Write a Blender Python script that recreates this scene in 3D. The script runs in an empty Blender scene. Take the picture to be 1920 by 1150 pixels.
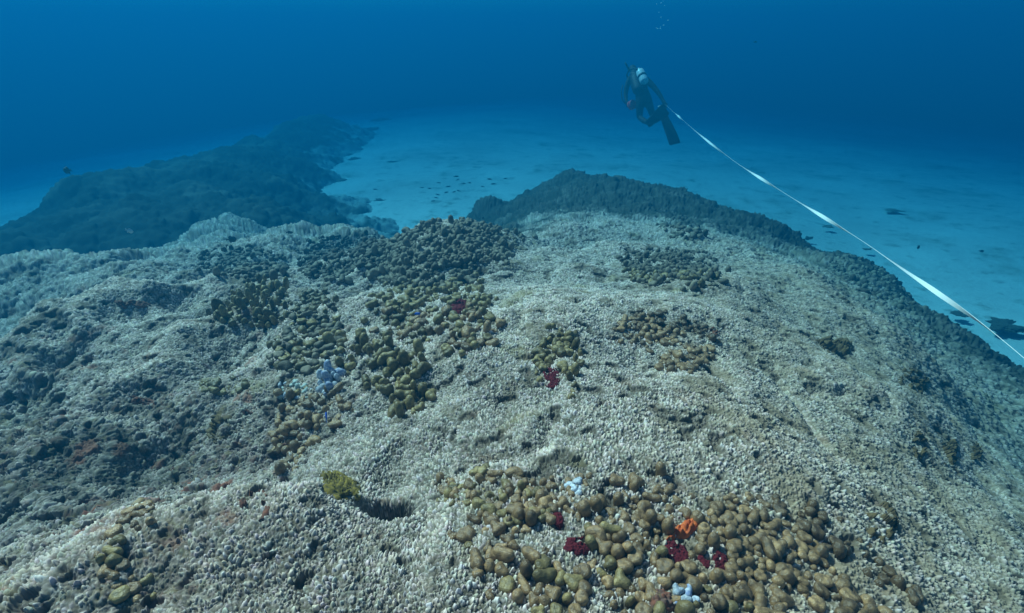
import bpy, bmesh, math, random
import numpy as np
from mathutils import Vector, Matrix

R = math.radians
sc = bpy.context.scene
col = sc.collection
random.seed(7)
rng = np.random.default_rng(7)

# ------------------------------------------------------------------ camera
PITCH = 28.0                       # degrees below the horizontal
F = 960.0                          # focal length in pixels of the 1920 wide photo
cam_d = bpy.data.cameras.new('camera')
cam = bpy.data.objects.new('camera', cam_d)
col.objects.link(cam)
cam_d.sensor_width = 36.0
cam_d.lens = 18.0
cam_d.clip_start = 0.02
cam_d.clip_end = 600.0
cam.location = (0, 0, 0)           # the lens is the origin; the sand lies 3.5 m below
cam.rotation_euler = (R(90 - PITCH), 0, 0)
sc.camera = cam

# ------------------------------------------------------------------ light
SUN_AZ, SUN_EL = -52.0, 50.0
world = bpy.data.worlds.new('World')
sc.world = world
world.use_nodes = True
nt = world.node_tree
bg = nt.nodes['Background']
sky = nt.nodes.new('ShaderNodeTexSky')
sky.sky_type = 'NISHITA'
sky.sun_disc = False
sky.sun_elevation = R(SUN_EL)
sky.sun_rotation = R(SUN_AZ % 360)
nt.links.new(sky.outputs['Color'], bg.inputs['Color'])
bg.inputs['Strength'].default_value = 0.06

sun_d = bpy.data.lights.new('sun', 'SUN')
sun_d.energy = 5.0
sun_d.angle = R(6)
sun_d.color = (1.0, 0.88, 0.76)
sun = bpy.data.objects.new('sun', sun_d)
S = Vector((math.sin(R(SUN_AZ)) * math.cos(R(SUN_EL)), math.cos(R(SUN_AZ)) * math.cos(R(SUN_EL)), math.sin(R(SUN_EL))))
sun.rotation_euler = S.to_track_quat('Z', 'Y').to_euler()
col.objects.link(sun)

sc.view_settings.view_transform = 'Standard'
sc.view_settings.look = 'None'
sc.view_settings.gamma = 1.0
sc.view_settings.exposure = 0.76
sc.cycles.use_denoising = True
sc.cycles.volume_bounces = 0
sc.cycles.max_bounces = 5
sc.cycles.diffuse_bounces = 2
sc.cycles.use_fast_gi = False

# ------------------------------------------------------------------ helpers
CP, SP = math.cos(R(PITCH)), math.sin(R(PITCH))


def ray(u, v):
    """direction of a photo pixel, forward component 1"""
    a = (np.asarray(u, float) - 960.0) / F
    b = (575.0 - np.asarray(v, float)) / F
    return np.stack([a, CP + b * SP, -SP + b * CP], -1)


def P(u, v, d):
    """point seen at a pixel, d metres along the lens axis"""
    return ray(u, v) * np.asarray(d, float)[..., None] if np.ndim(d) else ray(u, v) * d


def hash_f(ix, iy, iz, seed):
    h = (ix.astype(np.uint32) * np.uint32(374761393) + iy.astype(np.uint32) * np.uint32(668265263)
         + iz.astype(np.uint32) * np.uint32(2147483647) + np.uint32((seed * 1013904223) & 0xffffffff))
    h = (h ^ (h >> np.uint32(13))) * np.uint32(1274126177)
    h = (h ^ (h >> np.uint32(16))) * np.uint32(2246822519)
    h = h ^ (h >> np.uint32(15))
    return (h & np.uint32(0xffffff)).astype(np.float32) / np.float32(0xffffff)


def vnoise(p, seed=0):
    """value noise in -1..1 on points (n,3)"""
    out = np.empty(len(p), np.float32)
    for s in range(0, len(p), 400000):
        q = p[s:s + 400000]
        i = np.floor(q).astype(np.int32)
        f = (q - i).astype(np.float32)
        f = f * f * f * (f * (f * 6 - 15) + 10)
        r = 0
        for dx in (0, 1):
            wx = f[:, 0] if dx else 1 - f[:, 0]
            for dy in (0, 1):
                wy = f[:, 1] if dy else 1 - f[:, 1]
                for dz in (0, 1):
                    wz = f[:, 2] if dz else 1 - f[:, 2]
                    r = r + wx * wy * wz * hash_f(i[:, 0] + dx, i[:, 1] + dy, i[:, 2] + dz, seed)
        out[s:s + 400000] = r * 2 - 1
    return out


def fbm(p, scale, seed=0, octv=3, gain=0.5):
    a, t, r = 1.0, 0.0, 0
    q = np.asarray(p, np.float64) / scale
    for o in range(octv):
        r = r + a * vnoise(q + 17.3 * o, seed + o)
        t += a
        a *= gain
        q = q * 2.03
    return r / t


def worley(p, cell, seed=0, jit=0.95):
    """F1, F2 in cell units and a random value of the nearest cell"""
    n = len(p)
    F1 = np.empty(n, np.float32); F2 = np.empty(n, np.float32); ID = np.empty(n, np.float32)
    for s in range(0, n, 150000):
        q = (p[s:s + 150000] / cell)
        i = np.floor(q).astype(np.int32)
        f = (q - i).astype(np.float32)
        a = np.full(len(q), 9, np.float32); b = a.copy(); k = np.zeros(len(q), np.float32)
        for dx in (-1, 0, 1):
            for dy in (-1, 0, 1):
                for dz in (-1, 0, 1):
                    x, y, z = i[:, 0] + dx, i[:, 1] + dy, i[:, 2] + dz
                    h1 = hash_f(x, y, z, seed)
                    ox = dx + 0.5 + (h1 - 0.5) * jit - f[:, 0]
                    oy = dy + 0.5 + (hash_f(x, y, z, seed + 1) - 0.5) * jit - f[:, 1]
                    oz = dz + 0.5 + (hash_f(x, y, z, seed + 2) - 0.5) * jit - f[:, 2]
                    d = ox * ox + oy * oy + oz * oz
                    near = d < a
                    b = np.where(near, a, np.minimum(b, d))
                    k = np.where(near, h1, k)
                    a = np.where(near, d, a)
        F1[s:s + 150000] = np.sqrt(a); F2[s:s + 150000] = np.sqrt(b); ID[s:s + 150000] = k
    return F1, F2, ID


def sstep(a, b, x):
    t = np.clip((x - a) / (b - a), 0, 1)
    return t * t * (3 - 2 * t)


def mesh_np(name, verts, faces, smooth=True, colors=None):
    """mesh from numpy arrays; faces (m,4) or (m,3)"""
    me = bpy.data.meshes.new(name)
    k = faces.shape[1]
    me.vertices.add(len(verts)); me.vertices.foreach_set('co', np.ascontiguousarray(verts, np.float32).ravel())
    me.loops.add(faces.size); me.loops.foreach_set('vertex_index', np.ascontiguousarray(faces, np.int32).ravel())
    me.polygons.add(len(faces))
    me.polygons.foreach_set('loop_start', np.arange(0, faces.size, k, dtype=np.int32))
    me.polygons.foreach_set('use_smooth', np.full(len(faces), smooth))
    me.update(calc_edges=True)
    if colors is not None:
        a = me.attributes.new('pigment', 'FLOAT_COLOR', 'POINT')
        c = np.ones((len(verts), 4), np.float32); c[:, :3] = colors
        a.data.foreach_set('color', c.ravel())
    return me


def link(name, me, mat=None, parent=None):
    o = bpy.data.objects.new(name, me)
    col.objects.link(o)
    if mat is not None:
        me.materials.clear(); me.materials.append(mat)
    if parent is not None:
        o.parent = parent
    return o


def tag(o, label=None, cat=None, group=None, kind=None):
    if label: o['label'] = label
    if cat: o['category'] = cat
    if group: o['group'] = group
    if kind: o['kind'] = kind
    return o


def empty(name, loc):
    o = bpy.data.objects.new(name, None)
    o.empty_display_size = 0.1
    o.location = loc
    col.objects.link(o)
    return o


# ------------------------------------------------------------------ materials
def principled(name, color=(.5, .5, .5), foot=None, rough=0.7, spec=0.3, var=0.0, vscale=20.0, color2=None, bump=0.0, bscale=60.0, pigment=False, sss=0.0):
    m = bpy.data.materials.new(name)
    m.use_nodes = True
    t = m.node_tree; N = t.nodes; L = t.links
    b = N['Principled BSDF']
    b.inputs['Roughness'].default_value = rough
    b.inputs['Specular IOR Level'].default_value = spec
    tc = N.new('ShaderNodeTexCoord')
    geo = N.new('ShaderNodeNewGeometry')
    out = None
    if pigment:
        at = N.new('ShaderNodeAttribute'); at.attribute_name = 'pigment'
        out = at.outputs['Color']
    else:
        rgb = N.new('ShaderNodeRGB'); rgb.outputs[0].default_value = (*color, 1)
        out = rgb.outputs[0]
    if color2 is not None:
        nz = N.new('ShaderNodeTexNoise'); nz.inputs['Scale'].default_value = vscale; nz.inputs['Detail'].default_value = 4
        L.new(geo.outputs['Position'], nz.inputs['Vector'])
        rp = N.new('ShaderNodeMapRange'); rp.inputs[1].default_value = 0.38; rp.inputs[2].default_value = 0.62
        L.new(nz.outputs['Fac'], rp.inputs[0])
        mx = N.new('ShaderNodeMix'); mx.data_type = 'RGBA'
        L.new(rp.outputs[0], mx.inputs['Factor']); L.new(out, mx.inputs['A'])
        mx.inputs['B'].default_value = (*color2, 1)
        out = mx.outputs['Result']
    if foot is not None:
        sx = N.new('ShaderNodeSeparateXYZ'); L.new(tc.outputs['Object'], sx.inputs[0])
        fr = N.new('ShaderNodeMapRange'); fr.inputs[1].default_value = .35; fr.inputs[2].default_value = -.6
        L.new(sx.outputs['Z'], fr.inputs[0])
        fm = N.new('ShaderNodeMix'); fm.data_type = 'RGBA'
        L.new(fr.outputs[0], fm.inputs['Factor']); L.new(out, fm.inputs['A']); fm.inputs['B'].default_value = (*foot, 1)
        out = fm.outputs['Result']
    if var > 0:
        oi = N.new('ShaderNodeObjectInfo')
        hs = N.new('ShaderNodeHueSaturation')
        mr = N.new('ShaderNodeMapRange'); mr.inputs[3].default_value = 1 - var; mr.inputs[4].default_value = 1 + var
        L.new(oi.outputs['Random'], mr.inputs[0]); L.new(mr.outputs[0], hs.inputs['Value'])
        L.new(out, hs.inputs['Color'])
        out = hs.outputs['Color']
    L.new(out, b.inputs['Base Color'])
    if bump > 0:
        bn = N.new('ShaderNodeTexNoise'); bn.inputs['Scale'].default_value = bscale; bn.inputs['Detail'].default_value = 3
        L.new(geo.outputs['Position'], bn.inputs['Vector'])
        bp = N.new('ShaderNodeBump'); bp.inputs['Strength'].default_value = bump; bp.inputs['Distance'].default_value = 0.01
        L.new(bn.outputs['Fac'], bp.inputs['Height']); L.new(bp.outputs[0], b.inputs['Normal'])
    return m


M_CORAL = principled('coral_skin', pigment=True, rough=0.85, spec=0.15)
M_REEF = principled('dark_reef_rock', pigment=True, rough=0.9, spec=0.1)
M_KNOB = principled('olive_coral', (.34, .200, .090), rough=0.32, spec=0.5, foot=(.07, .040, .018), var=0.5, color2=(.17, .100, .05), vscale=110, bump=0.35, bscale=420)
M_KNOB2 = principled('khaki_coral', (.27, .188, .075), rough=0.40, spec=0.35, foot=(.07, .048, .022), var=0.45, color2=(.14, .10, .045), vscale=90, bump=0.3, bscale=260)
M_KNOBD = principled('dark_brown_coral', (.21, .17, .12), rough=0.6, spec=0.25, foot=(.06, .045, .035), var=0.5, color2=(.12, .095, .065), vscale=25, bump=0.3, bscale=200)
M_WHITE = principled('bleached_coral', (.58, .62, .66), rough=0.6, var=0.2, color2=(.30, .34, .42), vscale=110, bump=0.4, bscale=150)
M_BLUEW = principled('blue_grey_coral', (.20, .25, .42), rough=0.6, color2=(.5, .54, .6), vscale=120)
M_PALE = principled('pale_green_coral', (.45, .52, .48), rough=0.7, color2=(.3, .36, .34), vscale=100)
M_RED = principled('crimson_sponge', (.13, .012, .018), rough=0.9, spec=0.2, color2=(.075, .006, .012), vscale=120, bump=0.6, bscale=260)
M_ORANGE = principled('orange_sponge', (.62, .14, .03), rough=0.7, color2=(.40, .06, .02), vscale=120, bump=0.3)
M_RUST = principled('rust_sponge', (.21, .07, .04), rough=0.85, color2=(.12, .07, .055), vscale=90, bump=0.4)
M_YELLOW = principled('yellow_sponge', (.24, .165, .025), rough=0.85, color2=(.09, .065, .02), vscale=90, bump=0.4)
M_BROWNALG = principled('brown_algae', (.15, .095, .04), rough=0.8, color2=(.10, .065, .03), vscale=40, bump=0.4)
M_WETSUIT = principled('black_neoprene', (.012, .014, .017), rough=0.7, spec=0.3)
M_VEST = principled('black_nylon', (.010, .011, .013), rough=0.6, spec=0.3)
M_TANK = principled('white_painted_metal', (.80, .82, .82), rough=0.35, spec=0.5)
M_CHROME = principled('chromed_brass', (.6, .6, .6), rough=0.25, spec=0.6)
M_FIN = principled('black_rubber', (.010, .011, .012), rough=0.5, spec=0.3)
M_GREY = principled('pale_grey_plastic', (.45, .48, .48), rough=0.5)
M_REDPL = principled('red_plastic', (.95, .12, .14), rough=0.5)
M_TAPE = principled('white_tape', (.86, .86, .84), rough=0.55, spec=0.3)
M_FISHD = principled('dark_fish', (.06, .075, .08), rough=0.5)
M_FISHB = principled('blue_fish', (.02, .12, .62), rough=0.4)
M_FISHW = principled('silver_fish', (.6, .65, .66), rough=0.35)
M_BUBBLE = principled('bubble_film', (.75, .85, .9), rough=0.1, spec=0.6)


# sand
def sand_material():
    m = bpy.data.materials.new('coral_sand')
    m.use_nodes = True
    t = m.node_tree; N = t.nodes; L = t.links
    b = N['Principled BSDF']; b.inputs['Roughness'].default_value = 0.95; b.inputs['Specular IOR Level'].default_value = 0.1
    geo = N.new('ShaderNodeNewGeometry')
    n1 = N.new('ShaderNodeTexNoise'); n1.inputs['Scale'].default_value = 0.35; n1.inputs['Detail'].default_value = 6; n1.inputs['Roughness'].default_value = 0.6
    n2 = N.new('ShaderNodeTexNoise'); n2.inputs['Scale'].default_value = 3.0; n2.inputs['Detail'].default_value = 6; n2.inputs['Roughness'].default_value = 0.65
    for n in (n1, n2): L.new(geo.outputs['Position'], n.inputs['Vector'])
    r1 = N.new('ShaderNodeMapRange'); r1.inputs[1].default_value = 0.35; r1.inputs[2].default_value = 0.65
    L.new(n1.outputs['Fac'], r1.inputs[0])
    mx = N.new('ShaderNodeMix'); mx.data_type = 'RGBA'
    mx.inputs['A'].default_value = (.60, .585, .54, 1); mx.inputs['B'].default_value = (.78, .77, .71, 1)
    L.new(r1.outputs[0], mx.inputs['Factor'])
    r2 = N.new('ShaderNodeMapRange'); r2.inputs[1].default_value = 0.56; r2.inputs[2].default_value = 0.70; r2.inputs[4].default_value = 0.7
    L.new(n2.outputs['Fac'], r2.inputs[0])
    m2 = N.new('ShaderNodeMix'); m2.data_type = 'RGBA'
    L.new(r2.outputs[0], m2.inputs['Factor']); L.new(mx.outputs['Result'], m2.inputs['A']); m2.inputs['B'].default_value = (.24, .25, .20, 1)
    n3 = N.new('ShaderNodeTexNoise'); n3.inputs['Scale'].default_value = 0.75; n3.inputs['Detail'].default_value = 8; n3.inputs['Roughness'].default_value = 0.7
    L.new(geo.outputs['Position'], n3.inputs['Vector'])
    r3 = N.new('ShaderNodeMapRange'); r3.inputs[1].default_value = 0.53; r3.inputs[2].default_value = 0.66; r3.inputs[4].default_value = 0.55
    L.new(n3.outputs['Fac'], r3.inputs[0])
    m3 = N.new('ShaderNodeMix'); m3.data_type = 'RGBA'
    L.new(r3.outputs[0], m3.inputs['Factor']); L.new(m2.outputs['Result'], m3.inputs['A']); m3.inputs['B'].default_value = (.30, .32, .25, 1)
    L.new(m3.outputs['Result'], b.inputs['Base Color'])
    bp = N.new('ShaderNodeBump'); bp.inputs['Strength'].default_value = 0.5; bp.inputs['Distance'].default_value = 0.08
    L.new(n2.outputs['Fac'], bp.inputs['Height']); L.new(bp.outputs[0], b.inputs['Normal'])
    return m


M_SAND = sand_material()

# ------------------------------------------------------------------ water haze (closed box, even density)
SAND_H = 3.5
hz = bpy.data.materials.new('sea_water_haze')
hz.use_nodes = True
t = hz.node_tree
t.nodes.remove(t.nodes['Principled BSDF'])
pv = t.nodes.new('ShaderNodeVolumePrincipled')
HD = 0.43
pv.inputs['Density'].default_value = HD
pv.inputs['Color'].default_value = (0.0006, 0.045, 0.092, 1)
pv.inputs['Absorption Color'].default_value = (0.22, 0.62, 0.80, 1)
pv.inputs['Anisotropy'].default_value = 0.18
t.links.new(pv.outputs['Volume'], t.nodes['Material Output'].inputs['Volume'])
bm = bmesh.new()
bmesh.ops.create_cube(bm, size=1.0)
bmesh.ops.scale(bm, vec=(260, 260, SAND_H + 40 + 1.6), verts=bm.verts)
bmesh.ops.translate(bm, vec=(0, 0, (1.6 - SAND_H - 40) / 2), verts=bm.verts)
me = bpy.data.meshes.new('haze'); bm.to_mesh(me); bm.free()
tag(link('haze', me, hz), 'blue sea water haze filling the whole scene', 'haze', kind='stuff')

# ------------------------------------------------------------------ seabed
def sand_z(p):
    # the sand shelf tilts down into the deep towards the far right
    s = p[:, 0] * math.sin(R(50)) + p[:, 1] * math.cos(R(50))
    s = np.maximum(s - 8, 0)
    q = np.maximum(-p[:, 0] * math.cos(R(20)) + p[:, 1] * math.sin(R(20)) - 8.5, 0)
    return -SAND_H - .085 * s ** 2 / (s + 14) - .16 * q ** 2 / (q + 10)


az = np.linspace(-math.pi, math.pi, 241)[:-1]
lr = np.linspace(math.log(1.0), math.log(122.0), 150)
A, LR = np.meshgrid(az, lr)
rr = np.exp(LR)
pts = np.stack([rr * np.sin(A), rr * np.cos(A), np.zeros_like(A)], -1).reshape(-1, 3)
pts[:, 2] = sand_z(pts) + 0.16 * fbm(pts, 7.0, 31, 3) + 0.03 * fbm(pts, 1.2, 33, 2)
nr, na = A.shape
idx = np.arange(nr * na).reshape(nr, na)
j2 = np.roll(idx, -1, 1)
fc = np.stack([idx[:-1].ravel(), idx[1:].ravel(), j2[1:].ravel(), j2[:-1].ravel()], -1)
tag(link('seabed', mesh_np('seabed', pts, fc), M_SAND), kind='structure')

# ------------------------------------------------------------------ height fields
LH = .875


class HeightField:
    """depth below the lens as a smooth function of bearing and log distance"""
    def __init__(self, ctrl, az_grid, lr_grid, lumps, extra=()):
        c = np.array(ctrl, float)
        d = ray(c[:, 0], c[:, 1])
        tt = c[:, 2] / -d[:, 2]
        x, y = d[:, 0] * tt, d[:, 1] * tt
        q = np.stack([np.arctan2(x, y), np.log(np.hypot(x, y))], -1)
        val = c[:, 2:]
        if len(extra):
            e = np.array(extra, float)
            q = np.vstack([q, e[:, :2]]); val = np.vstack([val, e[:, 2:]])
        k = self.kern(q[:, None] - q[None])
        n = len(q)
        Amat = np.zeros((n + 3, n + 3)); Amat[:n, :n] = k + np.eye(n) * -0.0015
        Amat[:n, n] = 1; Amat[:n, n + 1:] = q; Amat[n, :n] = 1; Amat[n + 1:, :n] = q.T
        rhs = np.zeros((n + 3, val.shape[1])); rhs[:n] = val
        w = np.linalg.solve(Amat, rhs)
        A, LRg = np.meshgrid(az_grid, lr_grid)
        g = np.stack([A.ravel(), LRg.ravel()], -1)
        out = np.zeros((len(g), val.shape[1]))
        for s in range(0, len(g), 60000):
            gg = g[s:s + 60000]
            out[s:s + 60000] = self.kern(gg[:, None] - q[None]) @ w[:n] + w[n] + gg @ w[n + 1:]
        self.ag, self.lg = az_grid, lr_grid
        self.ch = out.reshape(*A.shape, -1)
        rho = np.exp(LRg)
        p = np.stack([rho * np.sin(A), rho * np.cos(A), -self.ch[..., 0]], -1)
        self.ch[..., 0] -= lumps(p.reshape(-1, 3), self.ch.reshape(-1, self.ch.shape[-1])).reshape(A.shape)

    @staticmethod
    def kern(d):
        return np.sqrt((d * d).sum(-1) + 1e-4)

    def at(self, a, l):
        a = np.clip(a, self.ag[0], self.ag[-1] - 1e-6); l = np.clip(l, self.lg[0], self.lg[-1] - 1e-6)
        i = np.clip(np.searchsorted(self.ag, a, 'right') - 1, 0, len(self.ag) - 2)
        j = np.clip(np.searchsorted(self.lg, l, 'right') - 1, 0, len(self.lg) - 2)
        fa = ((a - self.ag[i]) / (self.ag[i + 1] - self.ag[i]))[..., None]
        fl = ((l - self.lg[j]) / (self.lg[j + 1] - self.lg[j]))[..., None]
        C = self.ch
        return (C[j, i] * (1 - fa) + C[j, i + 1] * fa) * (1 - fl) + (C[j + 1, i] * (1 - fa) + C[j + 1, i + 1] * fa) * fl

    def z(self, x, y):
        return -self.at(np.arctan2(x, y), np.log(np.maximum(np.hypot(x, y), 0.05)))[..., 0]

    def normal(self, x, y, e=0.03):
        gx = (self.z(x + e, y) - self.z(x - e, y)) / (2 * e)
        gy = (self.z(x, y + e) - self.z(x, y - e)) / (2 * e)
        n = np.stack([-gx, -gy, np.ones_like(gx)], -1)
        return n / np.linalg.norm(n, axis=-1, keepdims=True)

    def cast(self, u, v):
        """first hit of the pixels' rays with the field: points (n,3), nan where they miss"""
        d = ray(np.atleast_1d(np.asarray(u, float)), np.atleast_1d(np.asarray(v, float)))
        ts = np.exp(np.linspace(math.log(0.4), math.log(30), 900))
        p = d[:, None, :] * ts[None, :, None]
        gap = p[..., 2] - self.z(p[..., 0], p[..., 1])
        below = gap < 0
        k = below.argmax(1)
        ok = below.any(1) & (k > 0)
        k1 = np.maximum(k, 1)
        ii = np.arange(len(d))
        g0, g1 = gap[ii, k1 - 1], gap[ii, k1]
        f = np.clip(g0 / (g0 - g1 + 1e-9), 0, 1)
        tt = ts[k1 - 1] + f * (ts[k1] - ts[k1 - 1])
        r = d * tt[:, None]
        r[~ok] = np.nan
        return r


def polar_of(u, v, h, k=1.0):
    d = ray(u, v); tt = h / -d[2]
    return math.atan2(d[0], d[1]), math.log(math.hypot(d[0], d[1]) * tt * k)


# control pixels of the giant colony: u, v, depth below lens, darkness, rubble
CT = [
    # foreground lobe
    (-250, 1300, .95, .1, .6), (100, 1250, .93, 0, .5), (500, 1250, .92, 0, .3), (1000, 1250, .93, 0, 0), (1500, 1250, .98, .1, 0), (2000, 1250, 1.25, .2, 0), (2500, 1250, 1.9, .4, 0),
    (150, 1010, 1.02, 0, .8), (690, 968, .98, 0, 0), (840, 985, .98, 0, 0),
    (300, 1100, .95, 0, .6), (700, 1080, .93, 0, .1), (1100, 1100, .95, 0, 0), (1450, 1100, 1.02, 0, 0), (1750, 1120, 1.17, .1, 0), (1930, 1130, 1.35, .2, 0),
    (-60, 1050, 1.12, .2, .9),
    # gully behind it
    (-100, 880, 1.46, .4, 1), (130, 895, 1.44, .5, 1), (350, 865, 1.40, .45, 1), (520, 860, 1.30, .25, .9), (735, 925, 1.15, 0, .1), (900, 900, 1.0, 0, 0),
    # middle slope
    (-150, 740, 1.45, .2, 1), (60, 775, 1.38, .42, 1), (200, 690, 1.30, 0, .35), (330, 650, 1.34, 0, .2), (400, 740, 1.26, .05, .6), (550, 790, 1.2, 0, .4), (700, 830, 1.12, 0, 0), (900, 800, 1.04, 0, 0), (1150, 800, 1.01, 0, 0), (1400, 800, 1.07, 0, 0),
    (1600, 820, 1.24, .05, 0), (1720, 860, 1.40, .1, 0), (1850, 960, 1.5, .1, 0), (1950, 1040, 1.55, .2, 0),
    (-100, 590, 1.8, .05, .15), (430, 620, 1.38, 0, .2), (700, 650, 1.24, 0, .1), (950, 650, 1.13, 0, 0), (1200, 650, 1.1, 0, 0), (1400, 660, 1.2, 0, 0), (1600, 690, 1.42, .05, 0), (1730, 740, 1.58, .1, 0),
    (1400, 570, 1.32, 0, 0), (1550, 590, 1.5, .1, 0), (1680, 620, 1.7, .15, 0), (1765, 690, 1.85, .2, 0),
    # left shoulders
    (-100, 520, 2.05, .2, .3), (60, 512, 1.98, .1, .3), (200, 498, 1.9, .1, .2), (320, 470, 2.0, .05, .1), (500, 545, 1.65, .1, .2), (600, 545, 1.6, .05, .1), (690, 540, 1.5, 0, .1),
    (430, 408, 2.35, .35, 0), (370, 440, 2.25, .15, 0), (480, 450, 2.1, .15, 0), (560, 435, 2.1, .2, 0), (640, 440, 2.1, .3, 0), (700, 440, 2.0, .4, 0),
    (480, 520, 1.8, .2, .1),
    # dark knobbly mound and the saddle
    (760, 462, 1.46, .2, 0), (800, 440, 1.38, .2, 0), (850, 424, 1.34, .2, 0), (910, 422, 1.38, .15, 0), (965, 450, 1.46, .05, 0), (800, 490, 1.36, .2, 0), (860, 480, 1.32, .2, 0), (790, 540, 1.42, .1, 0), (860, 535, 1.40, .1, 0), (920, 520, 1.38, 0, 0), (1000, 470, 1.5, 0, 0), (1060, 480, 1.6, 0, 0),
    (1130, 432, 1.78, 0, 0), (1220, 428, 1.8, .05, 0), (1330, 455, 1.8, .15, 0), (1150, 490, 1.5, 0, 0), (1270, 510, 1.42, .05, 0), (1420, 510, 1.62, .1, 0), (1530, 530, 1.8, .2, 0),
    # dark rim behind
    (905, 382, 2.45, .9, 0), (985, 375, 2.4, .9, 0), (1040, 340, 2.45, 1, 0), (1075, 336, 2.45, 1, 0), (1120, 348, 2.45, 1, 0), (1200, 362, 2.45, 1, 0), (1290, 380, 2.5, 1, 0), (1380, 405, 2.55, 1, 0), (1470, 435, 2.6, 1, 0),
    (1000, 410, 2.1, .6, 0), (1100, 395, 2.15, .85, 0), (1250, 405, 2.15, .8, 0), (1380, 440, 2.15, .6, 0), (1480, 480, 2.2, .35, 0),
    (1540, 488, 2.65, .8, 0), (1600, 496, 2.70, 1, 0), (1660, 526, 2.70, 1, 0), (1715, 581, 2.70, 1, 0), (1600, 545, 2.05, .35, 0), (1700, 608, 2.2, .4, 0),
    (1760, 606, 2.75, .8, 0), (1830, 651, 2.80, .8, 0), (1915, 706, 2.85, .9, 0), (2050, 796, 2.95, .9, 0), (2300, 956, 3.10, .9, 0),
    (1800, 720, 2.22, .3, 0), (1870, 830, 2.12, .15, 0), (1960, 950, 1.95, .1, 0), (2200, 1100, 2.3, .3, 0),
]
EX = []
# the ground falls to the sand behind the crests
for (u, v, h, k) in [(905, 382, 2.45, 1.25), (985, 375, 2.4, 1.25), (1040, 340, 2.45, 1.22), (1075, 336, 2.45, 1.22), (1120, 348, 2.45, 1.22), (1200, 362, 2.45, 1.22), (1290, 380, 2.5, 1.22), (1380, 405, 2.55, 1.22), (1470, 435, 2.6, 1.22),
                     (1540, 488, 2.65, 1.25), (1600, 496, 2.70, 1.25), (1660, 526, 2.70, 1.25), (1715, 581, 2.70, 1.25), (1760, 606, 2.75, 1.25), (1830, 651, 2.80, 1.25), (1915, 706, 2.85, 1.25), (2050, 796, 2.95, 1.25), (2300, 956, 3.10, 1.25),
                     (700, 440, 2.0, 1.28), (770, 425, 1.6, 1.45), (640, 440, 2.1, 1.35), (560, 435, 2.1, 1.4)]:
    a, l = polar_of(u, v, h, k)
    EX.append((a, l, 4.5 if u > 880 else 3.6, 1, 0))
    EX.append((a, l + 0.5, 9.0, 1, 0))
for (u, v, h, k, hh) in [(850, 424, 1.34, 1.4, 2.6), (910, 422, 1.38, 1.4, 2.15), (965, 450, 1.46, 1.35, 1.95)]:
    a, l = polar_of(u, v, h, k)
    EX.append((a, l, hh, .8, 0))
for (u, v, h) in [(430, 408, 2.35), (370, 440, 2.25), (320, 470, 2.0), (200, 498, 1.9), (60, 512, 1.98), (-100, 520, 2.05)]:
    a, l = polar_of(u, v, h, 1.25)
    EX.append((a, l, h + .75, 1, .2)); EX.append((a, l + .22, 3.5, 1, .2)); EX.append((a, l + .5, 8.0, 1, .2))
# folds: a crest and the hollow just behind it (u, v, depth of the crest, drop, darkness, rubble)
for (u, v, h, dz, d_, r_) in [(-60, 690, 1.50, .22, 0, .2), (60, 635, 1.50, .24, 0, .1), (170, 588, 1.47, .24, 0, .1), (290, 562, 1.43, .20, 0, .1), (400, 560, 1.42, .16, 0, .1),
                              (960, 556, 1.17, .13, 0, 0), (1080, 552, 1.14, .15, 0, 0), (1200, 560, 1.14, .14, 0, 0), (1320, 582, 1.18, .12, 0, 0),
                              (200, 958, .95, .16, .15, .5), (350, 925, .94, .20, .1, .5), (470, 905, .94, .20, .1, .4), (590, 905, .955, .16, .05, .2),
                              (1040, 462, 1.46, .20, 0, 0), (1130, 455, 1.50, .20, 0, 0), (1480, 640, 1.24, .12, 0, 0), (1600, 700, 1.36, .14, 0, 0),
                              (560, 470, 1.88, .22, .1, .1), (470, 462, 2.0, .22, .1, .1), (640, 470, 1.8, .2, .1, .1)]:
    a, l = polar_of(u, v, h)
    EX.append((a, l, h, d_ * .4, r_ * .5)); EX.append((a, l + .13, h + dz, d_ + .05, r_ + .1))
# unseen ground round and behind the camera
for adeg in (-180, -160, -135, -110, -85, 85, 110, 135, 160, 180):
    EX.append((R(adeg), math.log(.35), 1.0, 0, .2)); EX.append((R(adeg), math.log(1.2), 1.25, .1, .3)); EX.append((R(adeg), math.log(3.5), 2.2, .6, .2)); EX.append((R(adeg), math.log(9), 5.0, 1, .1))
for adeg in range(-180, 181, 30):
    EX.append((R(adeg), math.log(.15), .96, 0, .1)); EX.append((R(adeg), math.log(.10), .96, 0, .1))
for adeg in (-55, -40, -25, -10, 5, 20, 35, 50):
    EX.append((R(adeg), math.log(26), 16.0, 1, 0))

azg = np.concatenate([np.linspace(-math.pi, R(-68), 60)[:-1], np.linspace(R(-68), R(68), 700), np.linspace(R(68), math.pi, 60)[1:]])
lrg = np.concatenate([np.linspace(math.log(.1), math.log(.45), 40)[:-1], np.linspace(math.log(.45), math.log(5.5), 330), np.linspace(math.log(5.5), math.log(24), 110)[1:]])


_h = ray(724, 938); HOLE = _h * (1.03 / -_h[2])


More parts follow.
